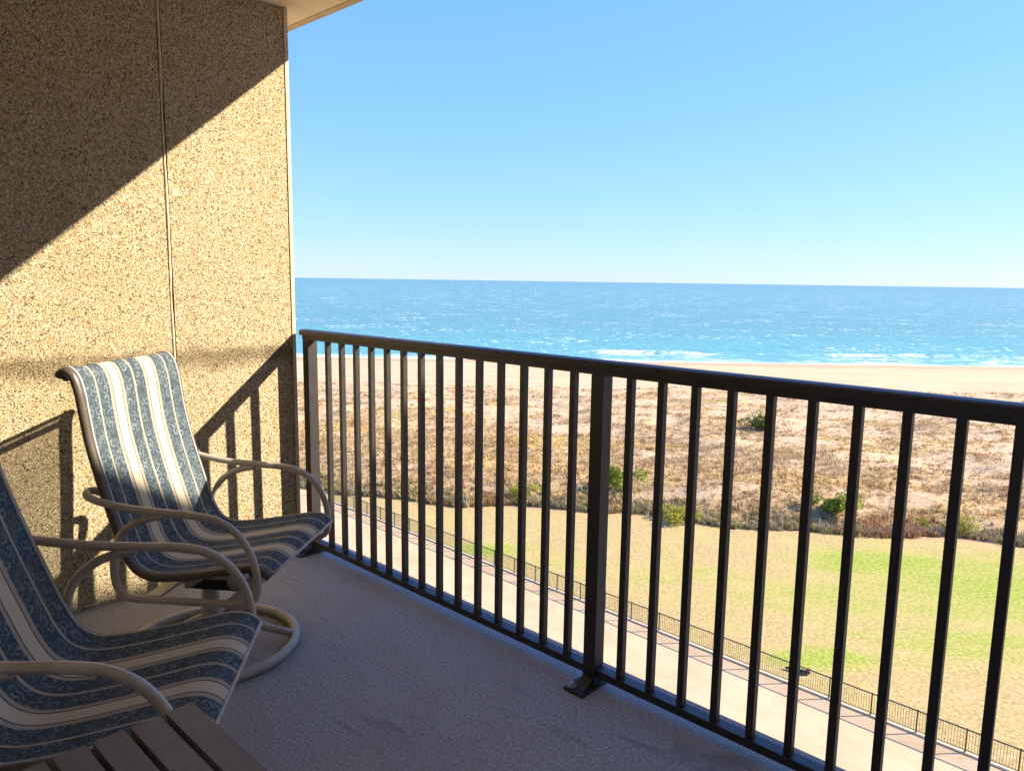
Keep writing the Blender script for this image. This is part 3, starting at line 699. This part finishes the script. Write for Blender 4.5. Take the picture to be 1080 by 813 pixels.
# low standpipe with a red head in the greener grass
vb = empty('valve_pipe', (-13.75, 37.75, G0)); tag(vb, 'dark low pipe with a red valve lying in greener grass behind the black fence', 'pipe')
vb.scale = (0.72, 0.72, 0.62); MAT['red'] = mat_metal('red_paint', (0.20, 0.035, 0.04), 0.55, 0.4); MAT['darkpipe'] = mat_metal('dark_pipe', (0.012, 0.022, 0.030), 0.5, 0.4)
tube('pipe', [Vector(p) for p in ((-1.45, -.42, .16), (-1.2, -.35, .2), (-.7, -.2, .2), (-.25, -.07, .2), (-.05, -.01, .2))], lambda k: .06+.09*min(1, k*3), MAT['darkpipe'], vb, 12)
tube('riser', [Vector((.0, 0, z)) for z in (0.002, .15, .3, .36)], .075, MAT['darkpipe'], vb, 12)
hw = tube('valve_head', [Vector((.12, .02, z)) for z in (.12, .2, .34, .42)], lambda k: .17-.05*abs(k-.5), MAT['red'], vb, 14)
tube('hand_wheel', catmull([Vector((.12+.16*math.cos(a), .02+.16*math.sin(a), .50)) for a in np.linspace(0, 6.283, 10, endpoint=False)], 3, True), .02, MAT['red'], vb, 8, True)
tube('stem', [Vector((.12, .02, z)) for z in (.42, .47, .52)], .03, MAT['darkpipe'], vb, 8)

# ------------------------------------------------------------------ vegetation
def mat_veg(name, c0, c1, c2, transl=0.25):
    t = NT(name); a = t.n('Attribute', attribute_name='tone').outputs['Fac']
    col = t.ramp(a, [(0.0, c0), (0.5, c1), (1.0, c2)])
    t.set(color=col, rough=0.8, spec=0.15)
    tl = t.n('BsdfTranslucent', {'Color': col}); m = t.n('MixShader', {0: transl, 1: t.b.outputs[0], 2: tl.outputs[0]})
    t.link(m.outputs[0], t.out.inputs[0]); return t.m
def tufts(name, u, v, hgt, rad, nbl, mat, width=0.035, lean=0.55, zoff=-0.03, wind=(-0.15, 0.05), tonevar=0.35):
    """grass tufts: nbl bent blades each, two triangles wide -> one quad + tip"""
    n = len(u); N = n*nbl
    z = height(u, v)+zoff
    bu = np.repeat(u, nbl); bv = np.repeat(v, nbl); bz = np.repeat(z, nbl); hh = np.repeat(hgt, nbl)*rng.uniform(.55, 1.1, N); rr = np.repeat(rad, nbl)
    a = rng.uniform(0, 2*np.pi, N); r0 = rr*np.sqrt(rng.uniform(0, 1, N))*.5
    a0 = rng.uniform(0, 2*np.pi, N)
    bx = bu+r0*np.cos(a0); by = bv+r0*np.sin(a0)
    ln = lean*rng.uniform(.3, 1.2, N)*hh
    mx = bx+np.cos(a)*ln*.35; my = by+np.sin(a)*ln*.35; mz = bz+hh*.6
    tx_ = bx+np.cos(a)*ln+wind[0]*hh; ty_ = by+np.sin(a)*ln+wind[1]*hh; tz = bz+hh*(1-.25*rng.uniform(0, 1, N))
    pa = rng.uniform(0, 2*np.pi, N); w = width*rng.uniform(.6, 1.3, N)
    px, py = np.cos(pa)*w, np.sin(pa)*w
    verts = np.stack([np.stack([bx-px, by-py, bz], -1), np.stack([bx+px, by+py, bz], -1), np.stack([mx+px*.8, my+py*.8, mz], -1), np.stack([mx-px*.8, my-py*.8, mz], -1), np.stack([tx_, ty_, tz], -1)], 1)
    base = (np.arange(N)*5)[:, None]
    f1 = base+np.array([[0, 1, 2]]); f2 = base+np.array([[0, 2, 3]]); f3 = base+np.array([[3, 2, 4]])
    tone = np.clip(np.repeat(rng.uniform(0, 1, n), nbl)+rng.uniform(-tonevar, tonevar, N), 0, 1)
    o = from_np(name, verts.reshape(-1, 3), np.concatenate([f1, f2, f3]), mat, attrs={'tone': np.repeat(tone, 5)})
    o.rotation_euler = (0, 0, AZV); return o
def scatter(n, v0, v1, margin=12):
    v = rng.uniform(v0, v1, n*2); keep = rng.uniform(0, 1, n*2) < v/v1
    v = v[keep][:n]; u = rng.uniform(-1, 1, len(v))*(v*0.70+margin); return u, v
M_straw = mat_veg('straw_blades', (0.24, 0.165, 0.08), (0.43, 0.31, 0.165), (0.62, 0.49, 0.29))
M_russet = mat_veg('russet_blades', (0.17, 0.088, 0.04), (0.33, 0.18, 0.085), (0.50, 0.31, 0.155))
M_olive = mat_veg('olive_leaves', (0.10, 0.088, 0.03), (0.23, 0.195, 0.065), (0.42, 0.35, 0.13))
M_grey = mat_veg('grey_brush', (0.15, 0.115, 0.058), (0.30, 0.24, 0.125), (0.47, 0.385, 0.215))
M_gold = mat_veg('golden_blades', (0.34, 0.245, 0.075), (0.54, 0.40, 0.145), (0.68, 0.55, 0.24))
# dune grass
u, v = scatter(62000, 62, 143)
q = v-dline(u)
k = (q > 1.5) & (rng.uniform(0, 1, len(u)) < 0.10+0.9*cover(u, v)) & (v+10*(fbm(u/8, v/8, 81)-.5) < 139)
u, v, q = u[k], v[k], q[k]; typ = fbm(u/14, v/9, 91)+rng.uniform(-.12, .12, len(u))
hg = np.clip(rng.lognormal(-1.15, .40, len(u)), .14, .9)*(0.6+0.9*fbm(u/5, v/3, 131))*np.where(q < 30, 1.0, .85)
s1 = typ < .44; s2 = (typ >= .44) & (typ < .55); s3 = typ >= .55
tag(tufts('dune_grass', u[s1], v[s1], hg[s1], hg[s1]*1.9, 9, M_straw, .032, .8), 'pale straw dune grass in loose tufts over the sand', 'grass', kind='stuff')
tag(tufts('dune_grass', u[s2], v[s2], hg[s2], hg[s2]*1.9, 9, M_russet, .032, .8), 'rusty brown dry grass in tufts across the dunes', 'grass', kind='stuff')
tag(tufts('dune_grass', u[s3], v[s3], hg[s3], hg[s3]*1.9, 9, M_gold, .032, .8), 'golden olive grass in tufts on the nearer dunes', 'grass', kind='stuff')
# low brush along the foot of the dune
u = rng.uniform(-58, 62, 5200); q = np.abs(rng.normal(0, 1.7, len(u)))+0.25; v = dline(u)+q
tt = fbm(u/6, u*0+2, 101)+rng.uniform(-.16, .16, len(u)); hg = rng.uniform(.25, .8, len(u))*(0.35+1.1*fbm(u/3.5, v/2, 111))
b1, b2, b3 = tt < .45, (tt >= .45) & (tt < .55), tt >= .55
tag(tufts('brush', u[b1], v[b1], hg[b1], hg[b1]*1.1, 16, M_grey, .03, .6, tonevar=.5), 'grey brown brush at the foot of the dune along the lawn', 'brush', kind='stuff')
tag(tufts('brush', u[b2], v[b2], hg[b2], hg[b2]*1.1, 16, M_olive, .04, .6, tonevar=.5), 'olive green brush at the foot of the dune along the lawn', 'brush', kind='stuff')
tag(tufts('brush', u[b3], v[b3], hg[b3], hg[b3]*1.1, 16, M_russet, .03, .6, tonevar=.5), 'reddish dry brush at the foot of the dune along the lawn', 'brush', kind='stuff')
# single green bushes
def bush(x, y, w, h, mat, label, seed, leaf=.075, n=900, name='bush'):
    n = int(n*2.6); leaf *= 1.25
    r_ = np.random.default_rng(seed); uu, vv2 = w2uv(x, y); z = float(height(np.array([uu]), np.array([vv2]))[0])
    root = empty(name, (x, y, z)); tag(root, label, 'bush', 'green bushes on the dunes')
    nc = 9; cen = np.stack([r_.normal(0, w*.30, nc), r_.normal(0, w*.22, nc), r_.uniform(h*.25, h*.8, nc)], -1); cr_ = r_.uniform(.20, .38, nc)*w
    ci = r_.integers(0, nc, n); d = r_.normal(0, 1, (n, 3)); d /= np.linalg.norm(d, axis=1)[:, None]
    p = cen[ci]+d*(cr_[ci]*r_.uniform(.55, 1.05, n)**.7)[:, None]*np.array([1, 1, .75]); p[:, 2] = np.clip(p[:, 2], .03, None)
    a = r_.normal(0, 1, (n, 3)); a /= np.linalg.norm(a, axis=1)[:, None]; b = np.cross(a, r_.normal(0, 1, (n, 3))); b /= np.linalg.norm(b, axis=1)[:, None]
    s = (leaf*r_.uniform(.6, 1.3, n))[:, None]
    verts = np.stack([p-a*s, p-b*s*.5, p+a*s, p+b*s*.5], 1).reshape(-1, 3)
    f = (np.arange(n)*4)[:, None]+np.arange(4)[None]
    from_np('foliage', verts, f, mat, root, attrs={'tone': np.repeat(np.clip(r_.uniform(0, 1, nc)[ci]+r_.uniform(-.35, .35, n), 0, 1), 4)})
    bm = bmesh.new()
    for i in range(nc):
        tip = Vector(cen[i]); add_tube(bm, catmull([Vector((tip.x*.1, tip.y*.1, -.03)), Vector((tip.x*.5, tip.y*.5, tip.z*.55)), tip], 3), lambda k: .022*(1-.7*k), 6)
    bm_obj('stem', bm, M_grey, root)
M_green = mat_veg('green_leaves', (0.10, 0.14, 0.016), (0.25, 0.30, 0.03), (0.43, 0.46, 0.08))
M_yel = mat_veg('yellow_green_leaves', (0.16, 0.16, 0.02), (0.33, 0.315, 0.045), (0.50, 0.45, 0.09))
M_dark = mat_veg('dark_green_leaves', (0.040, 0.065, 0.014), (0.10, 0.14, 0.025), (0.22, 0.26, 0.055))
bush(-43.7, 95.6, 4.0, 1.6, M_dark, 'dark green bush alone high on the open dune', 1, .10, 1100)
bush(-22.6, 65.9, 2.7, 1.9, M_green, 'bright green bush at the dune foot, largest of the bushes beside the lawn', 2, .09, 1300)
bush(-40.0, 57.6, 2.3, 2.2, M_green, 'tall green bush seen just right of the middle railing post', 3, .085, 1000)
bush(-31.8, 54.9, 2.4, 1.2, M_yel, 'low yellow green bush over a dark brush bank, left of the largest bush', 4, .075, 800)
bush(-45.8, 50.2, 2.4, 1.2, M_yel, 'yellow green bush left of the middle railing post, low in the brush', 5, .07, 600)
bush(-14.3, 69.3, 2.5, 1.2, M_yel, 'yellow green bush behind the slatted sand fence at the far right', 6, .07, 700)

# sand fence: thin wooden slats wired between posts
MAT['slat'] = mat_plain('weathered_lath', (0.40, 0.35, 0.28), 0.9, 6, 0.25)
sf = empty('sand_fence', (0, 0, 0)); tag(sf, 'weathered wooden slat sand fence with thin posts along the foot of the dune', 'fence')
su = np.arange(-52, 58, 3.0)
for k_, uu in enumerate(su):
    vv_ = dline(np.array([uu]))[0]+0.55; z = height(np.array([uu]), np.array([vv_]))[0]; x, y = uv2w(uu, vv_)
    hgt = 1.15+rng.uniform(-.12, .12)
    bm = bmesh.new(); add_tube(bm, [Vector((x, y, z-.05)), Vector((x+rng.uniform(-.04, .04), y+rng.uniform(-.04, .04), z+hgt))], .04, 7); bm_obj('post', bm, MAT['slat'], sf)
    if uu > 24 or (k_ % 3 == 0):
        bm = bmesh.new()
        for j in range(1, 24):
            u3 = uu+3.0*j/24; v3 = dline(np.array([u3]))[0]+.55; z3 = height(np.array([u3]), np.array([v3]))[0]; x3, y3 = uv2w(u3, v3)
            if rng.uniform() < .12: continue
            h3 = .85+rng.uniform(-.08, .06); dx = rng.uniform(-.03, .03)
            add_tube(bm, [Vector((x3, y3, z3-.02)), Vector((x3+dx, y3+dx, z3+h3))], .019, 4)
        bm_obj('slat_panel', bm, MAT['slat'], sf)
